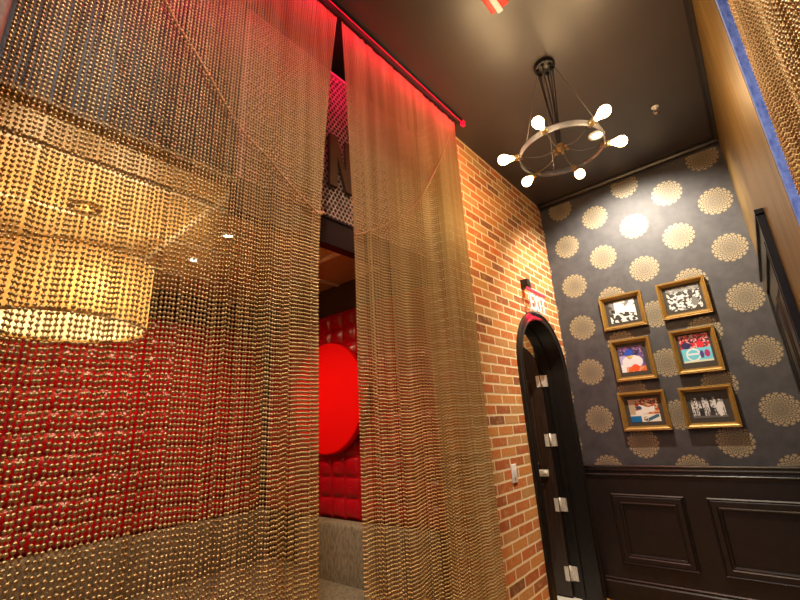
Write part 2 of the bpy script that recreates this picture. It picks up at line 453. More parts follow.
# ------------------------------------------------------------------ right-hand cased doorway
d2 = thing('door_2', (RX, 3.1, 0), 'black cased door in the right-hand wall, seen edge-on', 'door', None, 'structure')
DY0, DY1, DZ = 2.42, 3.84, 2.245
b = MB()
for (ya, yb, za, zb) in ((DY0,DY0+.11,0,DZ-.11),(DY1-.11,DY1,0,DZ-.11),(DY0,DY1,DZ-.11,DZ)):
    b.box((RX-.022,ya,za),(RX-.001,yb,zb))
b.box((RX-.034,DY0-.012,DZ),(RX-.001,DY1+.012,DZ+.022))
b.box((RX-.030,DY0,0),(RX-.022,DY0+.025,DZ)); b.box((RX-.030,DY0+.085,0),(RX-.022,DY0+.11,DZ-.11))
b.build('casing', M['black'], d2)
b = MB().box((RX-.009,DY0+.11,.01),(RX-.001,DY1-.11,DZ-.11))
for z0,z1 in ((.2,.95),(1.1,2.0)):
    for y0,y1 in ((DY0+.22,3.08),(3.18,DY1-.22)): b.ringframe(y0,y1,z0,z1,[(0,RX-.009),(.01,RX-.016),(.03,RX-.016),(.04,RX-.009)],'x')
b.build('door_leaf', M['black'], d2)

# ------------------------------------------------------------------ alcove behind the curtains
AX, AY, AZ = -3.48, 2.20, H+1.164       # back plane, far plane, ceiling
BX = -1.45                               # beam plane
def alc(z): return H+z
b = MB().box((AX-.1,-1.7,0),(AX,AY+.08,CEIL)); struct(b.build('wall_alcove_back', M['alc_wall']), 'dark upper wall at the back of the booth alcove', 'wall')
b = MB().box((AX,AY,0),(LX-BT-.001,AY+.08,CEIL)); struct(b.build('wall_alcove_far', M['alc_wall']), 'dark upper wall at the far end of the booth alcove', 'wall')
b = MB().box((AX,-1.7,0),(LX,-1.6,CEIL)); struct(b.build('wall_alcove_near', M['alc_gold']), 'gold brown end wall of the booth alcove', 'wall')
b = MB().box((AX,-1.6,-.06),(LX-.02,AY,0)); struct(b.build('floor_alcove', M['alc_wall']), 'dark floor of the booth alcove', 'floor')
b = MB().box((AX,-1.6,AZ),(BX-.06,AY,AZ+.06)); struct(b.build('ceiling_alcove', M['alc_ceil']), 'gold tiled lower ceiling over the booths', 'ceiling')
b = MB()
for x in (-1.96,-2.49,-3.02): b.box((x-.014,-1.6,AZ-.012),(x+.014,AY,AZ))
for yy in (-.89,-.005,.88,1.765): b.box((AX,yy-.014,AZ-.0121),(BX-.06,yy+.014,AZ-.0001))
struct(b.build('trim_5', M['alc_grid']), 'cream grid strips between the gold ceiling tiles', 'trim')
b = MB().box((BX-.06,.74,H+.880),(BX,AY-.001,H+1.015)); b.box((BX-.07,.74,H+1.015),(BX+.008,AY-.001,H+1.026))
struct(b.build('trim_6', M['beam']), 'dark maroon header beam across the front of the booth alcove', 'trim')
b = MB().box((BX-.06,-1.6,H+1.004),(BX,.739,H+1.026)); struct(b.build('trim_8', M['alc_gold']), 'near half of the booth header beam, warm glow painted in as gold', 'trim')  # same maroon beam, thinned and recoloured gold to stand for the alcove's glow
b = MB().box((BX-.06,-1.6,H+1.0265),(BX-.03,.739,CEIL)); struct(b.build('wall_alcove_header', M['alc_wall']), 'dark wall above the near header beam of the booth alcove', 'wall')
b = MB().box((LX-.14,-.42,0),(LX+.16,-.004,CEIL),.012); struct(b.build('trim_7', M['pier']), 'copper brown pier at the near end of the bead curtain', 'trim')

# hexagonal mesh sign panel above the beam
MZ0, MZ1 = H+1.027, H+1.985
mp = thing('mesh_sign_panel', (BX-.02,1.4,MZ0), 'copper hexagon mesh panel on the beam behind the curtains', 'sign panel')
b = MB(); hr = .0155; t = .0034
def hexring(cy, cz):
    vs = []; fs = []
    for rr, x in ((hr+.0004,BX-.020),(hr-t,BX-.020),(hr-t,BX-.026)):
        for k in range(6):
            a = pi/6+pi/3*k; vs.append((x, cy+rr*cos(a), cz+rr*sin(a)))
    for j in range(2):
        for k in range(6): fs.append((j*6+k,j*6+(k+1)%6,j*6+6+(k+1)%6,j*6+6+k))
    b.add(vs, fs)
row = 0; zz = MZ0+.02
while zz < MZ1-.01:
    yy = .78 + (sqrt(3)*hr/2 if row % 2 else 0)
    while yy < 2.15:
        hexring(yy, zz); yy += sqrt(3)*hr
    zz += 1.5*hr; row += 1
b.build('hexagon_mesh', M['copper'], mp)
b = MB().box((BX-.04,.75,MZ0),(BX-.015,2.18,MZ0+.014)).box((BX-.04,.75,MZ1-.014),(BX-.015,2.18,MZ1)).box((BX-.04,.75,MZ0),(BX-.015,.764,MZ1)).box((BX-.04,2.166,MZ0),(BX-.015,2.18,MZ1))
b.build('panel_frame', M['copper'], mp)
b = MB().box((BX-.05,.75,MZ0),(BX-.042,2.18,MZ1)); b.build('backing', M['meshback'], mp)
L = MB()
y0, y1, z0, z1 = 1.235, 1.40, H+1.22, H+1.535; w = .052
L.prism([(y0,z0),(y0+w,z0),(y0+w,z1-.12),(y1-w,z0),(y1,z0),(y1,z1),(y1-w,z1),(y1-w,z0+.12),(y0+w,z1),(y0,z1)], BX-.014, BX+.004, 'x')
o = L.build('sign_letter', M['signbrown'], mp); o['label'] = 'brown letter N'
# ------------------------------------------------------------------ red tufted wall panels
TZ0, TZ1 = H-.590, H+.917
CELL = .1435
def tufts(length, place):
    nu, nv = round(length/CELL), round((TZ1-TZ0)/CELL); S = 10
    cu, cv = length/nu, (TZ1-TZ0)/nv
    mb = MB(); vs = []; fs = []
    NU, NV = nu*S, nv*S
    for j in range(NV+1):
        for i in range(NU+1):
            a, c = (i % S)/S, (j % S)/S
            h = .030*(max(0, sin(pi*a))**.42)*(max(0, sin(pi*c))**.42)
            ci, cj = i//S, j//S
            if (ci+cj) % 2 == 0:
                d2 = (a-.5)**2+(c-.5)**2
                h -= .012*math.exp(-d2/.006)
            vs.append(place(i/S*cu, TZ0+j/S*cv, h))
    for j in range(NV):
        for i in range(NU): a = j*(NU+1)+i; fs.append((a,a+1,a+NU+2,a+NU+1))
    mb.add(vs, fs, True)
    bt = MB()
    for j in range(nv):
        for i in range(nu):
            if (i+j) % 2 == 0:
                p0 = Vector(place((i+.5)*cu, TZ0+(j+.5)*cv, .016)); p1 = Vector(place((i+.5)*cu, TZ0+(j+.5)*cv, .026))
                bt.lathe([(.011,0),(.010,.006),(.005,.0095),(0,.0105)], p0, p1-p0, 8)
    return mb, bt
far_len = (LX-BT-.02) - (AX+.06)
t = thing('tufted_panel', (-2.5,AY-.02,TZ0), 'red tufted vinyl panel on the far alcove wall, behind the red disc', 'wall panel', 'red tufted wall panels')
mb, bt = tufts(far_len, lambda u,z,h: (AX+.06+u, AY-.012-h, z))
mb.box((AX+.055,AY-.014,TZ0),(AX+.06+far_len,AY-.001,TZ1)); mb.build('padding', M['vinyl'], t)
o = bt.build('button', M['vinyl'], t); o['kind'] = 'stuff'
t = thing('tufted_panel', (AX+.02,.3,TZ0), 'long red tufted vinyl panel along the back of the booth alcove', 'wall panel', 'red tufted wall panels')
mb, bt = tufts(AY-.06+1.58, lambda u,z,h: (AX+.012+h, -1.58+u, z))
mb.box((AX+.001,-1.58,TZ0),(AX+.014,AY-.06,TZ1)); mb.build('padding', M['vinyl'], t)
o = bt.build('button', M['vinyl'], t); o['kind'] = 'stuff'

# red disc
dc = (-2.55, H+.25)
b = MB().lathe([(0,.045),(.400,.045),(.408,.043),(.415,.036),(.415,.0),(0,0)], (dc[0],AY-.047,dc[1]), (0,-1,0), 96, False)
tag(b.build('wall_disc', M['disc'], None, (dc[0],AY-.047,dc[1])), 'large flat bright red disc hung on the red tufted wall', 'disc')

# banquettes
FX = AX+.665
bq = thing('banquette', (-2.3,1.8,0), 'grey fabric banquette under the red disc on the far alcove wall', 'banquette', 'grey banquettes in the alcove')
b = MB().box((FX,1.58,.0),(LX-BT-.05,2.19,.34)); b.build('base', M['dark'], bq)
b = MB().box((FX,1.54,.342),(LX-BT-.05,2.065,.472),.03); b.build('seat', M['fabric'], bq)
b = MB().box((FX,2.06,.34),(LX-BT-.05,2.17,.815),.03); b.build('backrest', M['fabric'], bq)
bq = thing('banquette', (AX+.4,.2,0), 'long grey fabric banquette behind the left bead curtain', 'banquette', 'grey banquettes in the alcove')
b = MB().box((AX+.01,-1.58,.0),(AX+.62,2.17,.34)); b.build('base', M['dark'], bq)
b = MB().box((AX+.142,-1.58,.342),(AX+.66,2.17,.472),.03); b.build('seat', M['fabric'], bq)
b = MB().box((AX+.03,-1.58,.34),(AX+.14,2.17,.815),.03); b.build('backrest', M['fabric'], bq)

# drum pendant
DP = (-2.40,.426); DR = .337; DZ0, DZ1 = H+.53, H+.84
dp = thing('drum_pendant', (DP[0],DP[1],DZ0), 'glowing cream drum pendant lamp behind the left bead curtain', 'pendant lamp')
b = MB().lathe([(DR,DZ0),(DR,DZ1)], (DP[0],DP[1],0), n=64); o = b.build('lamp_shade', M['shade'], dp)
b = MB()
for z in (DZ0,DZ1):
    b.lathe([(DR+.003,z-.006),(DR+.003,z+.006),(DR-.004,z+.006),(DR-.004,z-.006),(DR+.003,z-.006)], (DP[0],DP[1],0), n=64)
for k in range(3):
    a = 2*pi*k/3+.4; b.tube([(DP[0]+DR*cos(a),DP[1]+DR*sin(a),DZ1),(DP[0],DP[1],DZ1)], .004, 6)
b.build('shade_ring', M['brass'], dp)
o = MB().lathe([(0,DZ0+.012),(DR-.006,DZ0+.012)], (DP[0],DP[1],0), n=48).build('bottom_diffuser', M['diffuser'], dp)
b = MB().tube([(DP[0],DP[1],DZ1-.12),(DP[0],DP[1],AZ)], .006, 8); b.build('stem', M['brass'], dp)
b = MB().lathe([(0,AZ-.001),(.07,AZ-.001),(.07,AZ-.02),(.02,AZ-.035),(0,AZ-.035)], (DP[0],DP[1],0), n=24); b.build('ceiling_rose', M['brass'], dp)
for k in range(3):
    a = 2*pi*k/3+.1; p = (DP[0]+.265*cos(a), DP[1]+.265*sin(a), DZ0+.13)
    s_ = MB().tube([(DP[0],DP[1],DZ1-.1),(DP[0]+.265*cos(a),DP[1]+.265*sin(a),DZ1-.1),(p[0],p[1],p[2]+.05)], .006, 6).tube([(p[0],p[1],p[2]+.045),(p[0],p[1],p[2]+.085)], .016, 10).build('socket', M['brass'], dp)
    MB().lathe([(0,-.04),(.02,-.034),(.03,-.012),(.03,.008),(.018,.034),(.013,.05)], p, n=14).build('bulb', M['pendant'], s_)

# ------------------------------------------------------------------ bead curtains
def bead_nodes(name, rad, mat):
    ng = bpy.data.node_groups.new(name, 'GeometryNodeTree')
    ng.interface.new_socket('Geometry', in_out='INPUT', socket_type='NodeSocketGeometry')
    ng.interface.new_socket('Geometry', in_out='OUTPUT', socket_type='NodeSocketGeometry')
    N_ = ng.nodes.new; lk = ng.links.new
    i = N_('NodeGroupInput'); o = N_('NodeGroupOutput')
    s = N_('GeometryNodeMeshIcoSphere'); s.inputs['Radius'].default_value = rad; s.inputs['Subdivisions'].default_value = 2
    sm = N_('GeometryNodeSetShadeSmooth'); lk(s.outputs[0], sm.inputs[0])
    st = N_('GeometryNodeSetMaterial'); st.inputs['Material'].default_value = mat; lk(sm.outputs[0], st.inputs[0])
    ip = N_('GeometryNodeInstanceOnPoints'); lk(i.outputs[0], ip.inputs['Points']); lk(st.outputs[0], ip.inputs['Instance'])
    mc = N_('GeometryNodeMeshToCurve'); lk(i.outputs[0], mc.inputs[0])
    cc = N_('GeometryNodeCurvePrimitiveCircle'); cc.inputs['Resolution'].default_value = 4; cc.inputs['Radius'].default_value = rad*.28
    cm = N_('GeometryNodeCurveToMesh'); lk(mc.outputs[0], cm.inputs[0]); lk(cc.outputs[0], cm.inputs[1])
    s2 = N_('GeometryNodeSetMaterial'); s2.inputs['Material'].default_value = mat; lk(cm.outputs[0], s2.inputs[0])
    j = N_('GeometryNodeJoinGeometry'); lk(ip.outputs[0], j.inputs[0]); lk(s2.outputs[0], j.inputs[0])
    lk(j.outputs[0], o.inputs[0]); return ng
PITCH = .0148; BR = .0052
NG = bead_nodes('bead_strands', BR, M['bead'])
def strands(name, paths, label, cat='bead curtain', kind='stuff', group=None, parent=None):
    vs = []; es = []
    for p in paths:
        o = len(vs); vs += p; es += [(o+i,o+i+1) for i in range(len(p)-1)]
    me = bpy.data.meshes.new(name); me.from_pydata(vs, es, []); me.update(); me.materials.append(M['bead'])
    ob = bpy.data.objects.new(name, me); col.objects.link(ob); ob['_w'] = (0,0,0)
    md = ob.modifiers.new('beads', 'NODES'); md.node_group = NG
    return tag(ob, label, cat, group, kind)
CX = -1.265
def curtain_paths(y0, y1, x, shift, zbot=.02, ztop=CEIL-.012, pitch=.0122, amp=.003):
    paths = []; yy = y0; off = 0.0; k = 0
    while yy <= y1+1e-6:
        off += random.gauss(0, .0022)
        if random.random() < .10: off += random.uniform(-.006,.006)
        xo = amp*sin(yy*23+1.3*sin(yy*7)) + random.gauss(0,.0007)
        lean = random.gauss(0,.0011)
        z = ztop - .004 + (off % PITCH) - PITCH
        p = []
        while z > zbot:
            s = (ztop-z)/(ztop-zbot)
            p.append((x+xo*min(1,s*3), yy+shift(yy,z)+lean*s*1.2+.0005*sin(z*5+yy*40), z)); z -= PITCH
        paths.append(p); yy += pitch*random.uniform(.88,1.12); k += 1
    return paths
def smooth(t): t = max(0,min(1,t)); return t*t*(3-2*t)
def tie(z): # 0 at the rail, 1 at tie height and below
    t = max(0, min(1, (CEIL-z)/1.5)); return 1-(1-t)**1.5
LE = 1.145; RE = 1.172; RRE = 2.258
strands('bead_curtain', curtain_paths(.012, LE, CX, lambda y,z: -.130*math.exp(-(LE-y)/.30)*tie(z)), 'wide metal bead curtain nearest the camera, in front of the glowing drum lamp', group='ball chain curtains')
strands('bead_curtain', curtain_paths(RE, RRE, CX, lambda y,z: .052*math.exp(-(y-RE)/.30)*tie(z)-.02*smooth((y-2.0)/.26)*tie(z)), 'narrower metal bead curtain hanging against the start of the brick wall', group='ball chain curtains')
NEAR = strands('bead_curtain', curtain_paths(-.9, 1.425, RX+.008, lambda y,z: .075*(CEIL-.6-z if z < CEIL-.6 else 0)*smooth((y-.2)/1.2), pitch=.0140, amp=.004), 'gold lit metal bead curtain at the upper right corner beside blue wall', group='ball chain curtains')

def catenary(pts, step):
    """resample a polyline at bead pitch through a Catmull-Rom spline"""
    P = [Vector(p) for p in pts]; out = []
    P = [P[0]*2-P[1]]+P+[P[-1]*2-P[-2]]
    dense = []
    for i in range(1,len(P)-2):
        for k in range(40):
            t = k/40; a,b_,c,d = P[i-1],P[i],P[i+1],P[i+2]
            dense.append(.5*((2*b_)+(c-a)*t+(2*a-5*b_+4*c-d)*t*t+(3*b_-a-3*c+d)*t**3))
    dense.append(P[-2]); out = [tuple(dense[0])]; acc = 0
    for a, b_ in zip(dense, dense[1:]):
        acc += (b_-a).length
        if acc >= step: out.append(tuple(b_)); acc = 0
    return out
def chain(pts, label, cat):
    mb = MB()
    for i, p in enumerate(pts):
        mb.lathe([(1.15*BR*sin(pi*k/6), -1.15*BR*cos(pi*k/6)) for k in range(7)], p, (0,0,1), 8)
        if i: mb.tube([pts[i-1], p], BR*.28, 4, False)
    return tag(mb.build('curtain_tieback', M['bead'], None, pts[0]), label, cat, 'curtain tiebacks')
tx = CX+.020
k_ = tx/-1.28
pl = [(tx,.16,H+1.80)]+[(tx,y*k_,H+z*k_) for y,z in ((.345,1.486),(.481,1.322),(.649,1.128),(.772,1.055),(.898,.967),(1.018,.905))]+[(CX+.017,1.030,H+.893)]
chain([*catenary(pl, PITCH*.82)], 'ball chain tieback sloping down across the wide left bead curtain', 'curtain tieback')
pr = [(CX+.017,1.226,H+.878)]+[(tx,y*k_,H+z*k_) for y,z in ((1.25,.876),(1.416,.968),(1.582,1.091),(1.769,1.272),(2.043,1.685),(2.238,2.06))]
chain([*catenary(pr, PITCH*.82)], 'ball chain tieback rising across the narrower right bead curtain', 'curtain tieback')

# rails
t = thing('curtain_rail', (CX,1.1,CEIL-.03), 'black ceiling rail with red light strip along the left bead curtains', 'curtain rail')
MB().box((CX-.015,-.002,CEIL-.010),(CX+.010,2.29,CEIL-.0005)).build('rail_bar', M['rail'], t)
o = MB().box((CX+.0540,-.002,CEIL-.036),(CX+.0560,2.300,CEIL-.0305)).box((CX+.034,2.290,CEIL-.038),(CX+.056,2.322,CEIL-.0005)).build('light_strip', M['led'], t); o['label'] = 'glowing red light strip'
MB().box((CX+.0540,-.002,CEIL-.030),(CX+.0560,2.285,CEIL-.0005)).build('lip', M['rail'], t)
t = tag(MB().box((RX-.01,-.9,CEIL-.010),(RX+.028,1.50,CEIL-.0005)).build('curtain_rail', M['rail'], None, (RX,.3,CEIL-.03)), 'black ceiling rail above the gold lit right bead curtain', 'curtain rail')

# ------------------------------------------------------------------ chandelier
CC = (-.575, 2.24); RZ = H+1.47; RR = .235; RH = .036
ch = thing('chandelier', (CC[0],CC[1],CEIL), 'ring chandelier with six bare glowing bulbs hanging from the dark ceiling', 'chandelier')
b = MB().lathe([(0,CEIL-.0005),(.062,CEIL-.0005),(.064,CEIL-.008),(.064,CEIL-.022),(.058,CEIL-.030),(.0,CEIL-.030)], (CC[0],CC[1],0), n=36)
for k in range(6):
    a = radians(60*k+30); b.lathe([(0,0),(.009,0),(.009,.012),(.006,.022),(0,.022)], (CC[0]+.045*cos(a),CC[1]+.045*sin(a),CEIL-.030), (0,0,-1), 8)
b.build('canopy', M['canopy'], ch)
b = MB().lathe([(RR,RZ),(RR,RZ+RH),(RR-.004,RZ+RH),(RR-.004,RZ),(RR,RZ)], (CC[0],CC[1],0), n=72); b.build('ring', M['ring'], ch)
hubz = RZ+.035
b = MB().lathe([(0,.03),(.016,.028),(.022,.01),(.020,-.01),(.008,-.02),(0,-.022)], (CC[0],CC[1],hubz), n=16)
for k in range(6):
    a = radians(60*k+30); b.lathe([(0,0),(.008,.0),(.008,.02),(.0,.022)], (CC[0]+.026*cos(a),CC[1]+.026*sin(a),hubz-.004), (cos(a),sin(a),-.6), 8)
b.build('hub', M['brass'], ch)
for k in range(6):
    a = radians(60*k+30); ca, sa = cos(a), sin(a)
    pts = [(CC[0]+.045*ca,CC[1]+.045*sa,CEIL-.05),(CC[0]+.030*ca+.004*sin(k*2),CC[1]+.030*sa+.006*cos(k),CEIL-.25),(CC[0]+.016*ca,CC[1]+.016*sa,hubz+.16),(CC[0]+.012*ca,CC[1]+.012*sa,hubz+.02)]
    MB().tube(catenary(pts,.03), .0038, 6).build('cord', M['cord'], ch)
    pts = [(CC[0]+.03*ca,CC[1]+.03*sa,hubz-.005),(CC[0]+.10*ca,CC[1]+.10*sa,hubz-.034),(CC[0]+.17*ca,CC[1]+.17*sa,hubz-.030),(CC[0]+(RR-.012)*ca,CC[1]+(RR-.012)*sa,RZ+RH*.5)]
    MB().tube(catenary(pts,.02), .0026, 6).build('arm_wire', M['wire'], ch)
    ax = Vector((ca,sa,0)); p = Vector((CC[0],CC[1],RZ+RH*.5))+ax*(RR-.018)
    so = MB().lathe([(0,0),(.013,0),(.015,.004),(.015,.018),(.019,.020),(.019,.034),(.0165,.036),(.0165,.052),(0,.052)], p, ax, 16).build('socket', M['brass'], ch)
    MB().lathe([(.012,.050),(.0135,.060),(.020,.078),(.0285,.098),(.031,.112),(.028,.128),(.018,.140),(0,.144)], p, ax, 18).build('bulb', M['bulb'], so)
for k in range(3):
    a = radians(120*k); ca, sa = cos(a), sin(a)
    MB().tube([(CC[0]+.05*ca,CC[1]+.05*sa,CEIL-.028),(CC[0]+(RR-.002)*ca,CC[1]+(RR-.002)*sa,RZ+RH)], .0013, 5).build('suspension_wire', M['wire'], ch)

# ------------------------------------------------------------------ ceiling fittings
def downlight(x, y, zc, label, r=.062, group='recessed ceiling downlights'):
    t = thing('downlight', (x,y,zc), label, 'downlight', group)
    MB().lathe([(r,-.0005),(r,-.006),(r-.006,-.009),(r*.70,-.009),(r*.66,-.0006)], (x,y,zc), n=32).build('trim_ring', M['whiteplastic'], t)
    MB().lathe([(r*.66,-.004),(r*.35,-.0045),(0,-.0045)], (x,y,zc), n=24).build('lens', M['dlglow'], t)
downlight(-.538, 3.195, CEIL, 'white recessed downlight in the hall ceiling behind the chandelier ring')
downlight(-2.225, 1.098, AZ, 'small downlight in the gold alcove ceiling nearer the front beam', .04)
downlight(-2.707, 1.113, AZ, 'small downlight in the gold alcove ceiling nearer the back', .04)

sp = thing('sprinkler', (-.126,3.18,CEIL), 'small chrome sprinkler head on the dark ceiling', 'sprinkler')
MB().lathe([(0,-.0005),(.026,-.0005),(.024,-.004),(.012,-.006),(.008,-.007),(.008,-.020),(0,-.020)], (-.126,3.18,CEIL), n=20).build('escutcheon', M['whiteplastic'], sp)
b = MB().tube([(-.138,3.18,CEIL-.024),(-.146,3.18,CEIL-.038),(-.126,3.18,CEIL-.052)], .003, 6).tube([(-.114,3.18,CEIL-.024),(-.106,3.18,CEIL-.038),(-.126,3.18,CEIL-.052)], .003, 6)
b.build('frame_arms', M['chrome'], sp)
MB().lathe([(0,-.050),(.018,-.052),(.018,-.054),(0,-.056)], (-.126,3.18,CEIL), n=12).build('deflector', M['chrome'], sp)

fa = thing('fire_alarm', (-.59,1.61,CEIL), 'red ceiling fire alarm with a clear strobe at the top edge', 'fire alarm')
MB().box((-.642,1.55,CEIL-.032),(-.542,1.69,CEIL-.0005),.008).build('body', M['redplastic'], fa)
o = MB().box((-.610,1.565,CEIL-.048),(-.578,1.694,CEIL-.0325),.006).build('strobe_lens', M['lens'], fa); o['label'] = 'clear strobe lens'

# exit sign over the arch
ex = thing('exit_sign', (LX,3.385,2.36), 'edge lit red exit sign on the brick above the arched door', 'exit sign')
sx = LX+.055
MB().box((LX+.0005,3.215,2.452),(sx+.010,3.275,2.53),.004).build('bracket', M['black'], ex)
MB().box((sx-.006,3.20,2.425),(sx+.008,3.575,2.452),.003).build('red_edge', M['exitred'], ex)
MB().box((sx-.003,3.205,2.245),(sx+.003,3.57,2.4249)).build('panel', M['acrylic'], ex)
def seg(mb, y, z, w, h): mb.box((sx+.0032,y,z),(sx+.0065,y+w,z+h))
LZ, LH, t_ = 2.268, .135, .018
b = MB(); y = 3.23
seg(b,y,LZ,t_,LH); [seg(b,y+t_,LZ+dz,.040,t_) for dz in (0,LH/2-t_/2,LH-t_)]
y = 3.31
for s_ in (0,1):
    ya, yb = (y,y+.058) if s_ == 0 else (y+.058,y)
    b.add([(sx+.0065,ya,LZ),(sx+.0065,ya+.02,LZ),(sx+.0065,yb+.02,LZ+LH),(sx+.0065,yb,LZ+LH)],[(0,1,2,3)])
    b.add([(sx+.0033,ya,LZ),(sx+.0033,ya+.02,LZ),(sx+.0033,yb+.02,LZ+LH),(sx+.0033,yb,LZ+LH)],[(0,1,2,3)])
y = 3.413; seg(b,y,LZ,t_,LH)
y = 3.455; seg(b,y,LZ+LH-t_,.08,t_); seg(b,y+.031,LZ,t_,LH-t_)
b.build('lettering', M['exitglow'], ex)

# light switch
sw = thing('light_switch', (LX,2.66,1.075), 'white light switch on the brick beside the arched door', 'light switch')
MB().box((LX+.0005,2.625,1.02),(LX+.008,2.697,1.132),.003).build('plate', M['whiteplastic'], sw)
MB().box((LX+.0082,2.651,1.05),(LX+.013,2.671,1.102),.002).build('rocker', M['whiteplastic'], sw)

# ------------------------------------------------------------------ framed photographs
def n2(x, y, s=0): return mnoise.noise(Vector((x, y, s*7.3)))
def blob(u, v, cx, cy, rx, ry): return ((u-cx)/rx)**2+((v-cy)/ry)**2 < 1
def lim(c): return tuple(max(0,min(1,x)) for x in c)
def p_slide(u, v):       # black and white: pale figures tumbling on a bright field
    g_ = .85
    n = n2(u*7+v*3, v*7-u*2, 1)+.6*n2(u*16, v*16, 2)
    if v < .45 and n > .0: g_ = .05
    elif v < .25 and n > -.05: g_ = .15
    if u < .22 and v > .45: g_ = .18+.3*n
    if v > .72 and n > .05 and u > .5: g_ = .30
    if abs((v-.55)-(u-.5)*-.35) < .05 and u > .25: g_ = .95
    if blob(u,v,.62,.30,.13,.07) or blob(u,v,.28,.26,.10,.10): g_ = .05
    return (g_,g_,g_)
def p_crowd(u, v):
    n = n2(u*9, v*9, 3)+.7*n2(u*20, v*20, 4)
    g_ = .80 if n > .02 else .05
    if v > .80: g_ = .30+.3*n
    if v > .58 and (blob(u,v,.15,.70,.08,.09) or blob(u,v,.42,.74,.07,.08) or blob(u,v,.72,.72,.08,.09)): g_ = .06
    if blob(u,v,.80,.30,.10,.20): g_ = .25
    return (g_*1.0,g_*.98,g_*.98)
def p_batter(u, v):
    n = n2(u*6, v*6, 5); m = n2(u*14, v*14, 6)
    c = (.16+.25*n,.10+.12*n,.30+.30*n)
    if m > .3 and v > .5: c = (.55,.28,.40)
    if u < .25 and .3 < v < .65: c = (.55,.50,.75)
    if blob(u,v,.50,.38,.42,.26): c = (.90,.88,.92)
    if blob(u,v,.60,.20,.16,.20): c = (.88,.84,.95)
    if blob(u,v,.42,.62,.11,.12): c = (.62,.34,.20)
    if blob(u,v,.46,.60,.10,.05): c = (.85,.62,.15)
    if blob(u,v,.42,.76,.17,.13) or blob(u,v,.30,.70,.10,.05): c = (.02,.13,.62)
    if v < .20: c = (.80,.22,.04) if n+m > -.15 else (.85,.45,.30)
    if blob(u,v,.58,.14,.16,.14): c = (.90,.16,.04)
    if u < .2 and v < .30: c = (.92,.92,.95)
    return lim(c)
def p_stadium(u, v):
    n = n2(u*10, v*10, 7); m = n2(u*18, v*18, 8)
    if v > .50:
        c = (.75,.02,.05) if n > -.05 else (.10,.02,.06)
        if m > .22: c = (.85,.55,.55)
        if blob(u,v,.20,.62,.17,.12): c = (.03,.03,.16)
        if blob(u,v,.68,.64,.12,.10): c = (.85,.03,.06)
    else:
        c = (.25,.72,.88)
        r = hypot((u-.38)/.24, (v-.27)/.22)
        if .82 < r < 1.05 or (r < .8 and abs(v-.3) < .03): c = (.92,.95,.95)
        if blob(u,v,.66,.26,.07,.14): c = (.10,.08,.35)
        if blob(u,v,.84,.28,.09,.13): c = (.55,.04,.25)
        if v < .06: c = (.85,.85,.70)
    return lim(c)
def p_dive(u, v):
    n = n2(u*8, v*8, 9); m = n2(u*15, v*15, 10)
    c = (.82,.60,.38) if n > .05 else (.62,.16,.04)
    if v > .55 and m > .12: c = (.14,.05,.03)
    if u < .22 and v > .3: c = (.60,.50,.36)
    if abs((v-.46)-(u-.5)*.30) < .11 and .2 < u < .86: c = (.92,.90,.86)
    if abs((v-.62)+(u-.5)*.5) < .08 and .35 < u < .7: c = (.90,.88,.85)
    if v < .32: c = (.90,.88,.80)
    if v < .26 and u < .36: c = (.0,.22,.50)
    if v < .30 and .58 < u < .96 and abs(v-.10-(u-.62)*.5) < .07: c = (.06,.20,.30)
    if v < .22 and .44 < u < .56 and m > -.1: c = (.20,.10,.05)
    if blob(u,v,.34,.62,.10,.08): c = (.05,.10,.22)
    return lim(c)
def p_team(u, v):
    n = n2(u*12, v*7, 11); m = n2(u*24, v*16, 12); g_ = .05+.06*m
    for i in range(9):
        cx = .06+i*.11+.02*sin(i*3); top = .72+.09*sin(i*2.3)
        if blob(u,v,cx,top,.032,.055): g_ = .42
        if blob(u,v,cx,top+.06,.036,.03): g_ = .80 if i % 2 else .25
        if abs(u-cx) < .048 and .42 < v < top-.04: g_ = .82 if m > -.18 else .22
        if i not in (2,5) and (abs(u-cx+.02) < .018 or abs(u-cx-.022) < .018) and .06 < v < .44: g_ = .78 if m > -.2 else .2
    if v < .08: g_ = .20
    if blob(u,v,.82,.34,.08,.30): g_ = .88
    return (g_*1.02,g_*.98,g_*.95)
def picture(x0, x1, z0, z1, prt, fn, label):
    D = .046; yb = BY-.0015; yf = BY-D
    t = thing('picture_frame', ((x0+x1)/2,yb,z0), label, 'picture frame', 'framed photographs on the papered wall')
    MB().ringframe(x0,x1,z0,z1,[(.003,yb),(.0,yb-.012),(0,yf+.006),(.004,yf),(.010,yf+.002),(.014,yf-.003),(.022,yf+.004),(.031,yf+.020),(.034,yf+.019),(.037,yf+.026),(.037,yf+.034)]).build('frame', M['gold'], t)
    ym = yf+.033
    MB().box((x0+.030,ym,z0+.030),(x1-.030,ym+.008,z1-.030)).build('mat', M['mat'], t)
    px0, px1, pz0, pz1 = x0+prt[0]*(x1-x0), x0+prt[1]*(x1-x0), z0+prt[2]*(z1-z0), z0+prt[3]*(z1-z0)
    nu, nv = 60, 46
    vs = []; fs = []; cols = []
    for j in range(nv+1):
        for i in range(nu+1): vs.append((px0+(px1-px0)*i/nu, ym-.0012, pz0+(pz1-pz0)*j/nv))
    for j in range(nv):
        for i in range(nu):
            a = j*(nu+1)+i; fs.append((a,a+1,a+nu+2,a+nu+1)); cols.append(tuple(max(0.0,x)**1.25*.72 for x in fn((i+.5)/nu,(j+.5)/nv)))
    o = MB().add(vs, fs).build('photo_print', M['print'], t)
    at = o.data.color_attributes.new('ink', 'FLOAT_COLOR', 'CORNER')
    # faces keep their order through recalc; flipped winding does not change the colour per face
    for p_ in o.data.polygons:
        c = cols[p_.index]
        for li in p_.loop_indices: at.data[li].color = (*c, 1)
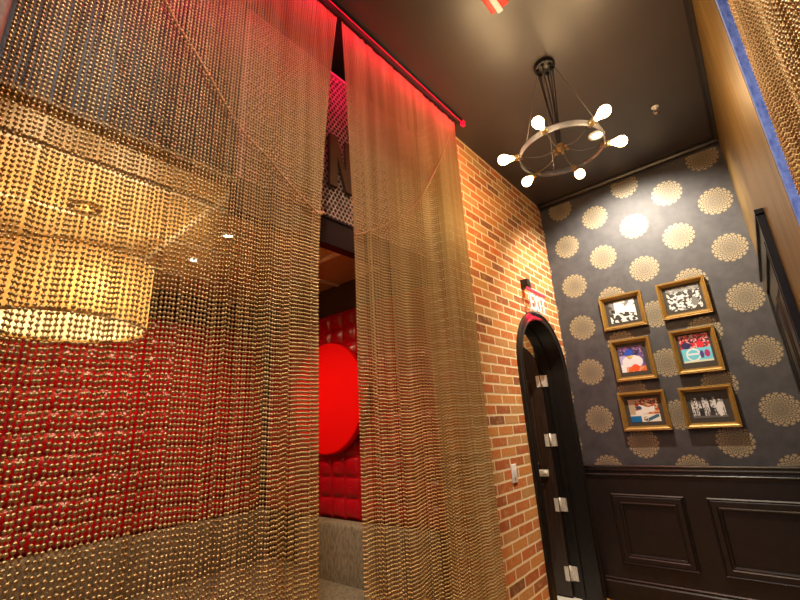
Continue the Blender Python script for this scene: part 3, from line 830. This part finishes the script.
picture(-.955,-.611,2.109,2.412,(.19,.80,.20,.82),p_slide,'gold framed monochrome action photograph, upper picture of the column beside the brick')
picture(-.498,-.156,2.115,2.420,(.18,.84,.20,.82),p_crowd,'gold framed monochrome crowd photograph, upper picture of the column beside the right-hand wall')
picture(-.938,-.630,1.663,2.016,(.17,.78,.21,.82),p_batter,'gold framed colour photograph of a player in a blue helmet')
picture(-.486,-.182,1.671,2.019,(.18,.82,.24,.86),p_stadium,'gold framed photograph, red crowd above pale blue')
picture(-.960,-.612,1.262,1.573,(.19,.81,.22,.80),p_dive,'gold framed colour photograph of a diving figure in white above a blue block')
picture(-.518,-.176,1.265,1.570,(.17,.80,.24,.80),p_team,'gold framed monochrome photograph of a standing team in pale uniforms')

# ------------------------------------------------------------------ lights
def light(kind, name, loc, energy, color, **kw):
    l = bpy.data.lights.new(name, kind); l.energy = energy; l.color = color
    for k, v in kw.items(): setattr(l, k, v)
    o = bpy.data.objects.new(name, l); col.objects.link(o); o.location = loc
    return o
WARM = (1.0,.76,.46); W2 = (1.0,.88,.70); W3 = (1.0,.93,.84)
hd = light('SPOT', 'hall_downlight_beam', (-.538,3.195,CEIL-.03), 330, W2, spot_size=radians(124), spot_blend=.7, shadow_soft_size=.012); hd.rotation_euler = (radians(26),0,0)
light('SPOT', 'entry_fill_spot', (-.50,.35,CEIL-.02), 150, W3, spot_size=radians(150), spot_blend=.8, shadow_soft_size=.04)  # this and the next are added fill for bead highlights, no fixtures
light('SPOT', 'entry_fill_spot', (-.35,-1.0,CEIL-.02), 150, W3, spot_size=radians(150), spot_blend=.8, shadow_soft_size=.04)
light('SPOT', 'alcove_downlight_beam', (-2.225,1.098,AZ-.02), 42, WARM, spot_size=radians(150), spot_blend=.6, shadow_soft_size=.03)
light('SPOT', 'alcove_downlight_beam', (-2.707,1.113,AZ-.02), 36, WARM, spot_size=radians(150), spot_blend=.6, shadow_soft_size=.03)
light('SPOT', 'alcove_downlight_beam', (-2.6,-.7,AZ-.02), 8, WARM, spot_size=radians(150), spot_blend=.6, shadow_soft_size=.03)
ra = light('AREA', 'red_strip_glow', (CX+.046,1.15,CEIL-.014), 38, (1.0,.0,.11), shape='RECTANGLE', size=.004, size_y=2.30, spread=radians(130)); ra.rotation_euler = (0,radians(22),0)
a_ = light('AREA', 'exit_sign_glow', (LX+.045,3.39,2.242), 1.2, (1.0,.0,.03), shape='RECTANGLE', size=.02, size_y=.34)
light('POINT', 'side_room_lamp', (1.2,1.4,2.9), 18, (1.0,.52,.13), shadow_soft_size=.1)
light('POINT', 'next_room_lamp', (-2.5,3.2,3.0), 50, WARM, shadow_soft_size=.1)

w = bpy.data.worlds.new('world'); scene.world = w; w.use_nodes = True
bg = w.node_tree.nodes['Background']; bg.inputs[0].default_value = (.50,.60,1.0,1); bg.inputs[1].default_value = .42

for k in range(6):        # the light each chandelier bulb gives
    a = radians(60*k+30); light('POINT', 'chandelier_bulb_light', (CC[0]+(RR+.094)*cos(a), CC[1]+(RR+.094)*sin(a), RZ+RH*.5), 7.6, (1.0,.70,.38), shadow_soft_size=.0345, use_soft_falloff=False)
for k in range(3):
    a = 2*pi*k/3+.1; light('POINT', 'pendant_bulb_light', (DP[0]+.265*cos(a), DP[1]+.265*sin(a), DZ0+.128), 17.0, (1.0,.72,.38), shadow_soft_size=.046, use_soft_falloff=False)

# ------------------------------------------------------------------ camera
yaw, pitch, roll = radians(-39.73311), radians(16.96557), radians(-3.41240)
fw = Vector((sin(yaw)*cos(pitch), cos(yaw)*cos(pitch), sin(pitch))); rt = Vector((cos(yaw), -sin(yaw), 0)); up = rt.cross(fw)
r2 = rt*cos(roll)+up*sin(roll); u2 = up*cos(roll)-rt*sin(roll)
cam = bpy.data.cameras.new('camera'); co = bpy.data.objects.new('camera', cam); col.objects.link(co)
cam.sensor_width = 36; cam.lens = 417.043/800*36; cam.clip_start = .02
co.matrix_world = Matrix(((r2.x,u2.x,-fw.x,0),(r2.y,u2.y,-fw.y,0),(r2.z,u2.z,-fw.z,H),(0,0,0,1)))
scene.camera = co

scene.view_settings.view_transform = 'Standard'; scene.view_settings.look = 'None'
scene.view_settings.gamma = 1; scene.view_settings.exposure = 0.0; scene.view_settings.use_curve_mapping = False
cy = scene.cycles
cy.use_denoising = True; cy.max_bounces = 7; cy.sample_clamp_indirect = 3.0; cy.sample_clamp_direct = 8.0; cy.caustics_reflective = False; cy.caustics_refractive = False
for o in list(bpy.data.objects):
    if '_w' in o: del o['_w']
